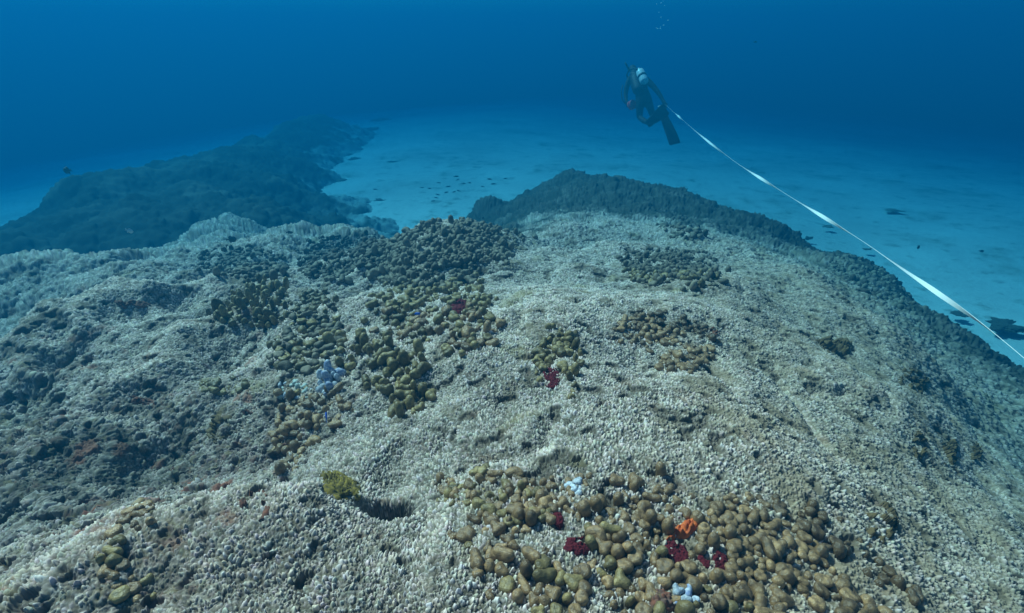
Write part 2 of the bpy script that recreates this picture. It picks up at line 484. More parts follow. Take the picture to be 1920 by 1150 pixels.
def lumps_main(p, ch):
    rho = np.hypot(p[:, 0], p[:, 1])
    rub = np.clip(ch[:, 2], 0, 1)
    left = sstep(.3, -.6, p[:, 0] / (rho + .3)) * sstep(.9, 1.8, rho)      # the left slope is far more broken
    k = np.clip(rho / 2.0, .5, 1.5)
    big = fbm(p, 0.60, 3, 2) * 0.065 * k * (1 + .9 * left)
    hum = (1 - np.abs(fbm(p, 0.42, 13, 2)) * 2.2) * .066 * k * left
    mid = fbm(p, 0.16, 5, 3, .6) * 0.024 * (1 + .4 * rub + .5 * left)
    q = p * np.array([1.0, .45, .5])                                         # creases running down the dome
    crease = -np.clip(1 - np.abs(fbm(q, 0.30, 9, 3)) * 5, 0, 1) * .022 * sstep(-.1, .35, fbm(p, .5, 19, 2))
    hole = -.38 * np.exp(-(((p[:, 0] - HOLE[0]) / .062) ** 2 + ((p[:, 1] - HOLE[1]) / .048) ** 2) ** 2)
    f1, f2, i1 = worley(p, 0.085, 40)
    cob = np.clip(1 - f1 * 1.25, 0, 1) * 0.012 * rub * (.4 + i1)
    return big + hum + mid + crease + cob + hole


HF = HeightField(CT, azg, lrg, lumps_main, EX)


def surface(hf, az, lr, z_drop=None):
    A, L = np.meshgrid(az, lr)
    c = hf.at(A.ravel(), L.ravel())
    rho = np.exp(L.ravel())
    p = np.stack([rho * np.sin(A.ravel()), rho * np.cos(A.ravel()), -c[:, 0]], -1)
    nr, na = A.shape
    g = p.reshape(nr, na, 3)
    dr = np.gradient(g, axis=0); da = np.gradient(g, axis=1)
    n = np.cross(da, dr)
    n /= np.linalg.norm(n, axis=-1, keepdims=True) + 1e-12
    n[n[..., 2] < 0] *= -1
    idx = np.arange(nr * na).reshape(nr, na)
    fc = np.stack([idx[:-1, :-1].ravel(), idx[:-1, 1:].ravel(), idx[1:, 1:].ravel(), idx[1:, :-1].ravel()], -1)
    return p, n.reshape(-1, 3), c, fc, rho


def lerp3(a, b, t):
    return a + (np.asarray(b, np.float32) - a) * t[:, None]


az_f = np.concatenate([np.linspace(-math.pi, R(-66), 260)[:-1], np.linspace(R(-66), R(66), 1600), np.linspace(R(66), math.pi, 260)[1:]])
lr_f = np.concatenate([np.linspace(math.log(.001), math.log(.1), 12)[:-1], np.linspace(math.log(.1), math.log(.42), 60)[:-1], np.linspace(math.log(.42), math.log(1.3), 470)[:-1], np.linspace(math.log(1.3), math.log(4.5), 840)[:-1], np.linspace(math.log(4.5), math.log(5.5), 80), np.linspace(math.log(5.5), math.log(24), 190)[1:]])
p, n, c, fc, rho = surface(HF, az_f, lr_f)
wn = sstep(.24, .09, rho)
p[:, 2] = p[:, 2] * (1 - wn) - .95 * wn
dark = np.clip(c[:, 1], 0, 1).astype(np.float32); rub = np.clip(c[:, 2], 0, 1).astype(np.float32)
def warp(p, s, a):
    return p + a * np.stack([fbm(p, s, 201, 2), fbm(p, s, 202, 2), fbm(p, s, 203, 2)], -1)


pw = warp(p, .0075, .0042)
f1, f2, idc = worley(pw, 0.0092, 60)
e1, e2, ide = worley(pw + .3, 0.0058, 63)
mixb = sstep(-.25, .25, fbm(p, .05, 210, 2))
edge = np.clip((f2 - f1) / 0.40, 0, 1)
ga = (1 - np.clip(f1 / 0.9, 0, 1) ** 2) * (0.30 + 0.70 * edge) * (0.25 + 1.05 * idc)
gb = (1 - np.clip(e1 / 0.9, 0, 1) ** 2) * (0.40 + 0.60 * np.clip((e2 - e1) / .4, 0, 1)) * (0.25 + 1.05 * ide)
gran = ga * (.45 + .55 * mixb) + gb * (.62 - .42 * mixb)
idc = np.where(mixb > .5, idc, ide)
g1, g2, idb = worley(p + .01 * np.stack([fbm(p, .03, 71, 1), fbm(p, .03, 72, 1), fbm(p, .03, 73, 1)], -1), 0.030, 74)
clump = (1 - np.clip(g1 / 0.95, 0, 1) ** 2) * (0.3 + 0.9 * idb)
far = sstep(2.4, 6.0, rho).astype(np.float32)
mot = fbm(p, 0.35, 80, 3)
mot2 = fbm(p, 0.09, 84, 3)
mot3 = fbm(p, 0.9, 88, 2)
mot4 = fbm(p, 0.045, 89, 2)
soft = sstep(.0, .5, mot)                     # areas where the branchlets are worn low
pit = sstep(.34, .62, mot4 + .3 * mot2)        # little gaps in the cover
r1, r2, rid = worley(warp(p, .02, .012), 0.017, 130)
peb = (1 - np.clip(r1 / .9, 0, 1) ** 2) * (.3 + .9 * rid)
rl = sstep(5, 9, rho)
b1, b2, bid = worley(p, 0.16, 170)
bush = np.clip(1 - b1, 0, 1) * (.3 + bid) * sstep(3.0, 6.0, rho) * dark
disp = gran * 0.0115 * (1 - 0.6 * far) * (1 - .3 * soft) * (1 - .10 * rub) + clump * (0.005 + 0.022 * far + 0.006 * rub + 0.014 * dark) - pit * (.012 + .012 * rub) + peb * .006 * rub + bush * .07
n = lerp3(n.astype(np.float32), (0, 0, 1), sstep(.25, .12, rho).astype(np.float32))
pp = p + n * (disp * sstep(.05, .2, rho))[:, None]
# pigment: pale branchlet tips, brown bases, worn brown and mauve patches
tip = np.clip(gran * 1.25 - 0.12, 0, 1) * (1 - .6 * far) + .6 * far * (.30 + .5 * clump)
base = np.zeros((len(p), 3), np.float32) + np.array((.085, .070, .048), np.float32)
hue = np.stack([.80 + .06 * np.sin(idc * 91), .66 + .03 * np.sin(idc * 57 + 1), .58 + .06 * np.sin(idc * 133 + 2)], -1).astype(np.float32)
cl = lerp3(base, hue, (tip * (0.55 + 0.7 * idc)).clip(0, 1))
cl = lerp3(cl, (.17, .125, .075), (sstep(.15, .55, mot2 + .4 * mot) * .55).astype(np.float32))
right = sstep(.15, .55, p[:, 0] / (rho + .3))                                  # the right slope is browner
cl = lerp3(cl, (.33, .235, .15), (right * (.30 + .3 * sstep(-.3, .3, mot2))).astype(np.float32))
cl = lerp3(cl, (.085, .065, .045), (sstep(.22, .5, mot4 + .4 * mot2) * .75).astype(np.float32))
pal = np.array([(.26, .24, .22), (.13, .095, .065), (.15, .12, .13), (.065, .05, .042), (.17, .14, .07), (.36, .35, .32), (.12, .06, .05), (.19, .165, .15)], np.float32)
rc = pal[(rid * 7.99).astype(int)] * (.45 + .75 * peb)[:, None]
cl = lerp3(cl, rc * np.array([1.25, 1.0, .95], np.float32), (rub * (.40 + .40 * sstep(-.3, .35, mot2))).clip(0, .9).astype(np.float32))
cl = lerp3(cl, (.24, .18, .06), (sstep(.40, .75, fbm(p, .2, 91, 3)) * .5).astype(np.float32))
cl = lerp3(cl, (.27, .085, .05), (sstep(.34, .58, fbm(p, .07, 95, 3)) * (.12 + .8 * rub)).clip(0, .8).astype(np.float32))
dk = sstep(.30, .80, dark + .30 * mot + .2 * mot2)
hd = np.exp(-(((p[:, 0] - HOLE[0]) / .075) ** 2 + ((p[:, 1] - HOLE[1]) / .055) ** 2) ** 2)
cl = lerp3(cl, (.045, .038, .032), (hd * .9).astype(np.float32))  # shade of the deep pit painted in as near-black pigment
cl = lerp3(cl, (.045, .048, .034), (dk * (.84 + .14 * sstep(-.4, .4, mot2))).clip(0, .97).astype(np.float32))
cl *= (1 + .12 * mot3)[:, None]
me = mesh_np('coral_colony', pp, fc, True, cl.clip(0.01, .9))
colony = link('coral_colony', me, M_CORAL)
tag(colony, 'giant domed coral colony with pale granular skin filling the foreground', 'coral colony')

# ------------------------------------------------------------------ dark reef at the far left
CD = [
    (-150, 470, 2.9), (0, 412, 3.0), (60, 392, 3.0), (125, 368, 3.0), (200, 345, 3.0), (300, 315, 3.05), (400, 290, 3.05), (470, 265, 3.1), (540, 238, 3.2), (600, 222, 3.3),
    (100, 430, 3.0), (250, 380, 2.95), (350, 350, 2.9), (450, 330, 3.0), (450, 380, 2.9), (520, 350, 3.2), (540, 300, 3.3), (350, 410, 2.9), (200, 430, 2.9), (480, 420, 3.1),
    (600, 260, 3.7), (650, 232, 3.8), (625, 300, 3.95), (625, 330, 3.95), (590, 372, 4.0), (560, 390, 3.6), (640, 405, 3.8), (700, 432, 3.8), (770, 442, 3.95), (730, 395, 4.05), (620, 385, 4.1), (680, 375, 4.0), (840, 430, 4.1),
]
ED = []
for (u, v, h) in [(-150, 470, 2.9), (0, 412, 3.0), (60, 392, 3.0), (125, 368, 3.0), (200, 345, 3.0), (300, 315, 3.05), (400, 290, 3.05), (470, 265, 3.1)]:
    a, l = polar_of(u, v, h * LH, 1.22)
    ED.append((a, l, 3.9)); ED.append((a, l + .5, 6.0))
for (u, v) in [(660, 320), (650, 360), (700, 300), (760, 380), (720, 250), (800, 400), (900, 440), (840, 330)]:
    a, l = polar_of(u, v, 3.5)
    ED.append((a, l, 4.1))
for adeg in (-70, -50, -35, -20, -8):
    ED.append((R(adeg), math.log(40), 12.0)); ED.append((R(adeg), math.log(3.5), 4.2))
az_d = np.linspace(R(-76), R(-2), 620); lr_d = np.linspace(math.log(4.6), math.log(36), 380)


def lumps_dark(p, ch):
    r = np.hypot(p[:, 0], p[:, 1])
    f1, f2, i = worley(p, 0.55, 140)
    return fbm(p, 1.6, 103, 4, .6) * .34 + np.clip(1 - f1, 0, 1) * .16 * i + fbm(p, .3, 107, 2) * .06


CD = [(u, v, h * LH) for (u, v, h) in CD]
HD2 = HeightField(CD, az_d, lr_d, lumps_dark, ED)
p, n, c, fc, rho = surface(HD2, az_d, lr_d)
f1, f2, i1 = worley(p, 0.11, 150)
pp = p + n * ((np.clip(1 - f1, 0, 1) * .07 * (.4 + i1)))[:, None]
m1 = fbm(p, .5, 160, 3)
cl = np.zeros((len(p), 3), np.float32) + np.array((.050, .058, .045), np.float32)
cl = lerp3(cl, (.11, .11, .085), (sstep(-.1, .5, m1) * (.3 + .6 * i1)).astype(np.float32))
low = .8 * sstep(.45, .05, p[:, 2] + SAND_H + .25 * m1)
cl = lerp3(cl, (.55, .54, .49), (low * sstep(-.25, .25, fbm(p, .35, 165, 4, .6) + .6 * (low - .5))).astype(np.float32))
cl = lerp3(cl, (.22, .21, .16), (.5 * sstep(.15, .5, fbm(p, .9, 168, 3))).astype(np.float32))
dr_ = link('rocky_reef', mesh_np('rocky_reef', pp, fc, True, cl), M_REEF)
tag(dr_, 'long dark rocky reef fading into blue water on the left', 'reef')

# ------------------------------------------------------------------ knobs of the clumps
def star_shape(blobs, thr=0.55, sub=3, rough=0.03, seed=0, unit=0):
    bm = bmesh.new()
    bmesh.ops.create_icosphere(bm, subdivisions=sub, radius=1.0)
    d = np.array([v.co[:] for v in bm.verts])
    d /= np.linalg.norm(d, axis=1, keepdims=True)
    b = np.array(blobs, float)
    lo = np.zeros(len(d)); hi = np.full(len(d), 4.0)
    for _ in range(26):
        m = (lo + hi) / 2
        q = d * m[:, None]
        f = np.exp(-((q[:, None] - b[None, :, :3]) ** 2).sum(-1) / b[None, :, 3] ** 2).sum(1)
        ins = f > thr
        lo = np.where(ins, m, lo); hi = np.where(ins, hi, m)
    r = lo * (1 + rough * fbm(d * 1.0 + seed * 5.1, .7, seed, 2))
    q = d * r[:, None]
    if unit:
        q = q + .03 * np.stack([fbm(q, .35, seed + 5, 2), fbm(q, .35, seed + 6, 2), fbm(q, .35, seed + 7, 2)], -1)
    if unit:
        up = q[:, 2] > -.4
        q /= unit * np.percentile(np.hypot(q[up, 0], q[up, 1]), 92)
    fcs = np.array([[v.index for v in f.verts] for f in bm.faces])
    bm.free()
    return q, fcs


KSH = []
for k in range(24):
    r_ = random.Random(100 + k)
    kind = k % 6
    bl = [(0, 0, -.75, .75), (r_.uniform(-.1, .1), r_.uniform(-.1, .1), -1.4, .7)]
    if kind == 0:                                        # a plain bulb
        bl += [(0, 0, .15, 1.05), (r_.uniform(-.4, .4), r_.uniform(-.4, .4), .35, .6)]
    elif kind == 1:                                      # a cup with a dent in the top
        for q in range(6):
            a_ = q * 1.047 + r_.uniform(-.2, .2)
            bl += [(math.cos(a_) * .85, math.sin(a_) * .75, .25 + r_.uniform(-.1, .2), .48)]
        bl += [(0, 0, -.15, .75)]
    elif kind == 2:                                      # two lobes
        s = r_.uniform(.8, 1.0)
        bl += [(s, 0, .2, .85), (-s, r_.uniform(-.3, .3), .1 + .4 * r_.random(), .75), (0, 0, -.25, .7)]
    elif kind == 3:                                      # a finger
        bl += [(0, 0, .1, .85), (.12, 0, .75, .8), (.3, .1, 1.3, .78)]
    elif kind == 4:                                      # a bent kidney
        bl += [(.95, .45, .1, .68), (.45, -.1, .2, .6), (.0, -.25, .3, .75), (-.5, -.1, .2, .6), (-.95, .5, .1, .7), (0, 0, -.4, .7)]
    else:                                                # three lobes
        for q in range(3):
            a_ = q * 2.1 + r_.uniform(-.35, .35)
            bl += [(math.cos(a_) * .9, math.sin(a_) * .9, .05 + .5 * r_.random(), r_.uniform(.6, .8))]
        bl += [(0, 0, -.1, .7)]
    KSH.append(star_shape(bl, .55, 3, .13, k, (.95, .85, .72, 1.0, .70, .72)[kind]))
# a unit of 1 is about one knob radius
_kmesh = {}


def knob_mesh(k, mat):
    key = (k, mat.name)
    if key not in _kmesh:
        q, f = KSH[k]
        m = mesh_np('knob', q, f)
        m.materials.append(mat)
        _kmesh[key] = m
    return _kmesh[key]


def in_shapes(n, shapes, seed):
    """random pixels in a list of ellipses (u, v, ru, rv, tilt)"""
    r = np.random.default_rng(seed)
    area = np.array([s[2] * s[3] for s in shapes], float); area /= area.sum()
    w = r.choice(len(shapes), n, p=area)
    a = r.uniform(0, 2 * math.pi, n); q = np.sqrt(r.uniform(0, 1, n)) * (1 + .22 * r.normal(0, 1, n) * (r.uniform(0, 1, n) > .5))
    s = np.array([list(x) + [0] * (5 - len(x)) for x in shapes], float)[w]
    x, y = np.cos(a) * q * s[:, 2], np.sin(a) * q * s[:, 3]
    ct, st = np.cos(np.radians(s[:, 4])), np.sin(np.radians(s[:, 4]))
    return s[:, 0] + x * ct - y * st, s[:, 1] + x * st + y * ct


def spots(n, shapes, mind, seed, hf=HF, tries=30, avoid=True):
    """points on the surface inside the ellipses, kept apart by about mind metres"""
    u, v = in_shapes(n * tries, shapes, seed)
    ok = np.ones(len(u), bool)
    if avoid:
        for (a_, b_, c_) in AVOID: ok &= (u - a_) ** 2 + (v - b_) ** 2 > c_ * c_
    h = hf.cast(u[ok], v[ok])
    h = h[~np.isnan(h[:, 0])]
    keep = np.empty((0, 3))
    for q in h:
        if len(keep) == 0 or ((keep - q) ** 2).sum(1).min() > mind * mind:
            keep = np.vstack([keep, q])
            if len(keep) >= n: break
    return keep


def orient(nrm, spin, lean=(0, 0, 0)):
    z = Vector(nrm) * .7 + Vector((0, 0, .6)) + Vector(lean)
    z.normalize()
    q = z.to_track_quat('Z', 'Y')
    return q.to_matrix().to_4x4() @ Matrix.Rotation(spin, 4, 'Z')


AVOID = [(1084, 1028, 24), (1266, 1042, 30), (1340, 1060, 28), (1044, 978, 13), (1034, 712, 18), (862, 582, 16), (1240, 1132, 20), (1285, 1000, 26), (1283, 1128, 18), (1078, 917, 12), (1310, 960, 22), (1230, 960, 16), (1180, 1095, 16), (960, 905, 12)]


def knob_clump(name, label, cat, shapes, n, rad, mat, seed, group='knobbly coral clumps', kinds=None, sink=-.35, mind=1.42, thin=-.30, mats=None, lean=(0, 0, 0), stretch=1.0, hf=HF, lift=0.0):
    r_ = random.Random(seed)
    ps = spots(n, shapes, rad * mind, seed, hf, avoid=group == 'knobbly coral clumps')
    tn = fbm(ps, rad * 3.5, seed + 50, 2)
    ps = ps[tn > thin]
    if len(ps) == 0:
        print('no spots for', label); return None
    ctr = ps.mean(0); ctr[2] = ps[:, 2].min()
    root = empty(name, ctr.tolist())
    tag(root, label, cat, group)
    nm = hf.normal(ps[:, 0], ps[:, 1], .08)
    order = np.argsort((ps ** 2).sum(1))
    rest_v, rest_f, off = [], [], 0
    for j, i in enumerate(order):
        s = rad * (.45 + .60 * r_.random() ** 1.1)
        k = r_.choice(kinds) if kinds else r_.randrange(len(KSH))
        sz = s * stretch * r_.uniform(.85, 1.3)
        ln = (lean[0] + r_.uniform(-.3, .3), lean[1] + r_.uniform(-.3, .3), 0)
        Mx = Matrix.Translation(Vector(ps[i]) + Vector(nm[i]) * (s * (.35 - sink) + lift)) @ orient(nm[i], r_.uniform(0, 6.3), ln) @ Matrix.Diagonal((s * r_.uniform(.85, 1.15), s, sz, 1))
        if j < 100:
            o = bpy.data.objects.new('knob', knob_mesh(k, mats[r_.randrange(len(mats))] if mats else mat))
            col.objects.link(o)
            o.parent = root
            o.matrix_parent_inverse = Matrix.Identity(4)
            o.matrix_local = Matrix.Translation(-Vector(ctr)) @ Mx
        else:
            q, f = KSH[k]
            m3 = np.array(Mx)
            rest_v.append(q @ m3[:3, :3].T + m3[:3, 3] - ctr); rest_f.append(f + off); off += len(q)
    if rest_v:
        o = link('smaller_knobs', mesh_np('smaller_knobs', np.vstack(rest_v), np.vstack(rest_f)), mat, root)
        o['kind'] = 'stuff'
    return root


CK = 'knobbly_coral'
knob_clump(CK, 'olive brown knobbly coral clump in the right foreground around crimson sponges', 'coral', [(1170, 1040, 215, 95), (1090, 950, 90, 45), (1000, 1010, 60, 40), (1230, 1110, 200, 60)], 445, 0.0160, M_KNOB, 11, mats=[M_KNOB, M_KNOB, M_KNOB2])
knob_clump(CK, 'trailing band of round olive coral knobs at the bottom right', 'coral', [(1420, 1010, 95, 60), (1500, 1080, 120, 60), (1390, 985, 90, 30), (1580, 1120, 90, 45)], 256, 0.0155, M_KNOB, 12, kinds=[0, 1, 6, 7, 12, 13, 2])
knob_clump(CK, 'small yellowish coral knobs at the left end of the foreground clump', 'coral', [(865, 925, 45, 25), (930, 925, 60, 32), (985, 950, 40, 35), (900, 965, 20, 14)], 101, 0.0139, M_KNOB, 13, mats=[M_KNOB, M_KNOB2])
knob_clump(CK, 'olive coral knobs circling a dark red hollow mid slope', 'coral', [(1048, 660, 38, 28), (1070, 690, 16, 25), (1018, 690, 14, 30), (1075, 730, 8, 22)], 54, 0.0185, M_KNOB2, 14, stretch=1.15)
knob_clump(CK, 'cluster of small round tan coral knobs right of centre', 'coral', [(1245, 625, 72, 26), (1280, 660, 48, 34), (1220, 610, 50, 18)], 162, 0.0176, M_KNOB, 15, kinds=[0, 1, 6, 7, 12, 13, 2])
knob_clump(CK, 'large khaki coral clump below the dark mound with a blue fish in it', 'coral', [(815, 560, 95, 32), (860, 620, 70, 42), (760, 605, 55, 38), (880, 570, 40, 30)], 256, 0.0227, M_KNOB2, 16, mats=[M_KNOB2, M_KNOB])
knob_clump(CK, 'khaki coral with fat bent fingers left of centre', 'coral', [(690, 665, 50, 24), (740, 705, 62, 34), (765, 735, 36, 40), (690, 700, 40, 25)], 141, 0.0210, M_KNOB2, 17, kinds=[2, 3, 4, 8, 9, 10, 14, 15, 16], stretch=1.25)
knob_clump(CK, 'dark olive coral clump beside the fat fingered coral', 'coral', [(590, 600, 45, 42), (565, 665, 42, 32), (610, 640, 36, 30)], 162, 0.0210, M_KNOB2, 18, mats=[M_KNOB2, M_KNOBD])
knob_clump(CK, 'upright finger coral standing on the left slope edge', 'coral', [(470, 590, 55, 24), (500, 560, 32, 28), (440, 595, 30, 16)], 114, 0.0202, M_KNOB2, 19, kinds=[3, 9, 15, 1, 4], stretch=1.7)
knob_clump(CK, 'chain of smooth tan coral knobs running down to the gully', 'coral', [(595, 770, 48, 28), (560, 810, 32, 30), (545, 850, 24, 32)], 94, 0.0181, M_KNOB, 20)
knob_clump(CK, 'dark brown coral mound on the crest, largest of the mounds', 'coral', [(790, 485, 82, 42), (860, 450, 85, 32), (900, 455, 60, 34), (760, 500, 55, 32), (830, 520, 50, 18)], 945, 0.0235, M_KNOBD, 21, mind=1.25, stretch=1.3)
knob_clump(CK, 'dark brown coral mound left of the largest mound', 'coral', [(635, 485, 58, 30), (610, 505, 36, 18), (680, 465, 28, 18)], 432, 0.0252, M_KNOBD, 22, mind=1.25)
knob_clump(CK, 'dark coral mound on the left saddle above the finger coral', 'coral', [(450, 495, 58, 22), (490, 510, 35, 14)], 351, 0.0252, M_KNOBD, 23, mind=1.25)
knob_clump(CK, 'low brown coral mound on the right of the crest', 'coral', [(1250, 500, 68, 26), (1290, 525, 50, 18), (1215, 510, 30, 24)], 405, 0.0218, M_KNOBD, 24, mind=1.3, mats=[M_KNOBD, M_KNOB2])
knob_clump(CK, 'pale tan coral knobs in the bottom left corner', 'coral', [(265, 975, 30, 20), (205, 1055, 26, 40), (190, 1040, 20, 20), (250, 1110, 40, 25)], 81, 0.0139, M_KNOB, 25, mats=[M_KNOB, M_KNOB, M_KNOB2])
knob_clump(CK, 'few flat olive coral knobs on the left rubble slope', 'coral', [(410, 730, 26, 14), (445, 722, 20, 12)], 32, 0.0185, M_KNOB2, 26)
knob_clump(CK, 'shaggy dark coral on the right rim above the sand', 'coral', [(1610, 505, 40, 20), (1660, 530, 40, 28), (1700, 565, 25, 22)], 567, 0.0302, M_KNOBD, 27, mind=1.15)
knob_clump(CK, 'brown coral tufts high on the far right shoulder', 'coral', [(1270, 425, 30, 12), (1290, 440, 30, 10)], 202, 0.0286, M_KNOBD, 28, mind=1.2)

# bleached coral
CB = 'bleached_coral'
knob_clump(CB, 'white bleached coral fingers beside the khaki fat fingered coral', 'coral', [(622, 715, 15, 15), (610, 732, 16, 12)], 26, .016, M_WHITE, 31, kinds=[3, 9, 15, 21, 4, 10], stretch=1.3, thin=-9, mats=[M_WHITE, M_WHITE, M_BLUEW], group='bleached coral bits')
knob_clump(CB, 'bluish white coral lump among the foreground knobs near the lower edge', 'coral', [(1283, 1128, 15, 13)], 12, .012, M_WHITE, 32, thin=-9, mats=[M_WHITE, M_BLUEW], kinds=[1, 2, 4, 5, 7, 10, 11], group='bleached coral bits', lift=.004)
knob_clump(CB, 'pale blue coral tips at the top of the foreground clump', 'coral', [(1078, 917, 11, 11)], 8, .010, M_WHITE, 33, thin=-9, mats=[M_WHITE, M_BLUEW], kinds=[1, 2, 4, 5, 7, 10, 11], group='bleached coral bits')
knob_clump(CB, 'small white coral tuft on the right side of the olive band', 'coral', [(1503, 1025, 14, 9)], 14, .007, M_WHITE, 34, thin=-9, mats=[M_WHITE, M_PALE], kinds=[3, 4, 5, 10, 11], group='bleached coral bits')
knob_clump(CB, 'pale bleached patch left of the white coral fingers', 'coral', [(555, 735, 26, 16)], 40, .010, M_WHITE, 35, mats=[M_WHITE, M_KNOB2, M_PALE], thin=-9, group='bleached coral bits')


# sponges: lumpy crusts that hug the surface
def crust(name, label, cat, u, v, ru, rv, thick, mat, seed, group, tilt=0, spikes=0.0, gaps=-9.0):
    hit = HF.cast([u], [v])[0]
    if np.isnan(hit[0]): print('miss', label); return
    dist = math.sqrt((hit ** 2).sum())
    n_a, n_r = 72, 26
    a = np.linspace(0, 2 * math.pi, n_a, endpoint=False)
    q = np.linspace(0, 1, n_r)
    Aa, Q = np.meshgrid(a, q)
    ang = np.stack([np.cos(Aa), np.sin(Aa), np.full_like(Aa, seed * 3.7)], -1).reshape(-1, 3)
    wob = 1 + .38 * fbm(ang, .6, seed, 2).reshape(Aa.shape)
    x, y = np.cos(Aa) * Q * wob * ru, np.sin(Aa) * Q * wob * rv
    ct, st = math.cos(R(tilt)), math.sin(R(tilt))
    h = HF.cast((u + x * ct - y * st).ravel(), (v + x * st + y * ct).ravel())
    bad = np.isnan(h[:, 0]); h[bad] = hit
    nn = HF.normal(h[:, 0], h[:, 1], .05)
    f1, f2, i1 = worley(h, thick * .9, seed)
    up = thick * (1 - Q.ravel() ** 4) * (.5 + .9 * np.clip(1 - f1, 0, 1) * (.5 + i1)) + spikes * thick * np.clip(1 - f1 * 1.5, 0, 1) * (1 - Q.ravel() ** 3) + .008
    hole = fbm(h, thick * 2.2, seed + 5, 2) < gaps
    up = np.where((Q.ravel() > .98) | hole, -.012, up)
    vtx = h + nn * up[:, None]
    ctr = hit.copy()
    idx = np.arange(n_a * n_r).reshape(n_r, n_a); j2 = np.roll(idx, -1, 1)
    fcs = np.stack([idx[:-1].ravel(), idx[1:].ravel(), j2[1:].ravel(), j2[:-1].ravel()], -1)
    o = link(name, mesh_np(name, vtx - ctr, fcs), mat)
    o.location = ctr.tolist()
    tag(o, label, cat, group)
    return o


GS = 'encrusting sponges on the coral'
crust('red_sponge', 'crimson sponge between olive knobs in the middle of the foreground clump', 'sponge', 1084, 1028, 26, 17, .007, M_RED, 41, GS, gaps=-.28)
crust('red_sponge', 'dark crimson sponge just below the orange sponge', 'sponge', 1266, 1040, 34, 18, .007, M_RED, 42, GS, 30, gaps=-.28)
crust('red_sponge', 'crimson sponge in the olive knobs right of the orange sponge', 'sponge', 1340, 1058, 32, 20, .007, M_RED, 43, GS, 25, gaps=-.28)
crust('red_sponge', 'small dark red sponge at the upper left of the foreground clump', 'sponge', 1044, 978, 15, 13, .007, M_RED, 44, GS, 20, gaps=-.28)
crust('red_sponge', 'dark red sponge in the hollow ringed by knobs mid slope', 'sponge', 1034, 712, 17, 22, .007, M_RED, 45, GS, gaps=-.28)
crust('red_sponge', 'dark red sponge in the gap of the large khaki clump', 'sponge', 862, 580, 22, 14, .02, M_RED, 46, GS, gaps=-.28)
crust('rust_sponge', 'rust red sponge beside the white lump at the lower edge', 'sponge', 1238, 1132, 24, 22, .012, M_RUST, 47, GS)
crust('orange_sponge', 'bright orange branching sponge in the foreground clump', 'sponge', 1282, 1000, 38, 13, .014, M_ORANGE, 48, GS, -32, .9)
crust('yellow_sponge', 'mustard yellow sponge on the lip of the dark hole', 'sponge', 634, 914, 44, 24, .010, M_YELLOW, 49, GS, 28, 1.4, gaps=-.32)
GR = 'rust coloured sponge flecks'
crust('rust_sponge', 'orange red sponge streak on the left rubble slope', 'sponge', 268, 755, 32, 10, .012, M_RUST, 51, GR, 12, .5, gaps=-.05)
crust('rust_sponge', 'orange red fleck on the slope left of the khaki finger coral chain', 'sponge', 462, 777, 17, 7, .012, M_RUST, 52, GR, 0, .5, gaps=-.05)
crust('rust_sponge', 'rusty sponge patch low on the left foreground lobe', 'sponge', 478, 950, 30, 30, .010, M_RUST, 53, GR, 30, .5, gaps=.15)
crust('rust_sponge', 'rusty sponge patch high on the far left shoulder', 'sponge', 245, 574, 36, 10, .02, M_RUST, 54, GR, gaps=-.05)
crust('rust_sponge', 'rust red fleck beside the round tan knobs right of centre', 'sponge', 1335, 627, 14, 10, .012, M_RUST, 55, GR, 0, .5, gaps=-.05)
crust('rust_sponge', 'small rust fleck in the shaded left gully', 'sponge', 333, 887, 12, 8, .01, M_RUST, 56, GR, gaps=-.05)
GA = 'brown algae tufts'
crust('algae_tuft', 'mustard brown algae tuft on the shaded wall of the gully', 'algae', 412, 805, 26, 36, .02, M_BROWNALG, 61, GA, 0, .8, gaps=.08)
crust('algae_tuft', 'tall brown algae tuft low on the right shoulder', 'algae', 1775, 848, 18, 30, .014, M_BROWNALG, 62, GA, 0, .8, gaps=.08)
crust('algae_tuft', 'brown algae tuft on the right shoulder left of the tall one', 'algae', 1718, 840, 14, 26, .014, M_BROWNALG, 63, GA, 0, .8, gaps=.08)
crust('algae_tuft', 'brown algae tuft nearest the right edge of the dome', 'algae', 1826, 852, 12, 22, .014, M_BROWNALG, 64, GA, 0, .8, gaps=.08)
crust('algae_tuft', 'brown algae patch high on the right shoulder', 'algae', 1712, 715, 30, 22, .014, M_BROWNALG, 65, GA, 30, .8, gaps=.08)
crust('algae_tuft', 'brown algae patch on the lower right slope of the dome', 'algae', 1650, 985, 34, 40, .014, M_BROWNALG, 66, GA, 20, .6, gaps=.08)
crust('algae_tuft', 'dark tuft on the right flank near the ridge line', 'algae', 1560, 650, 34, 16, .025, M_BROWNALG, 67, GA, 10, .6, gaps=.08)


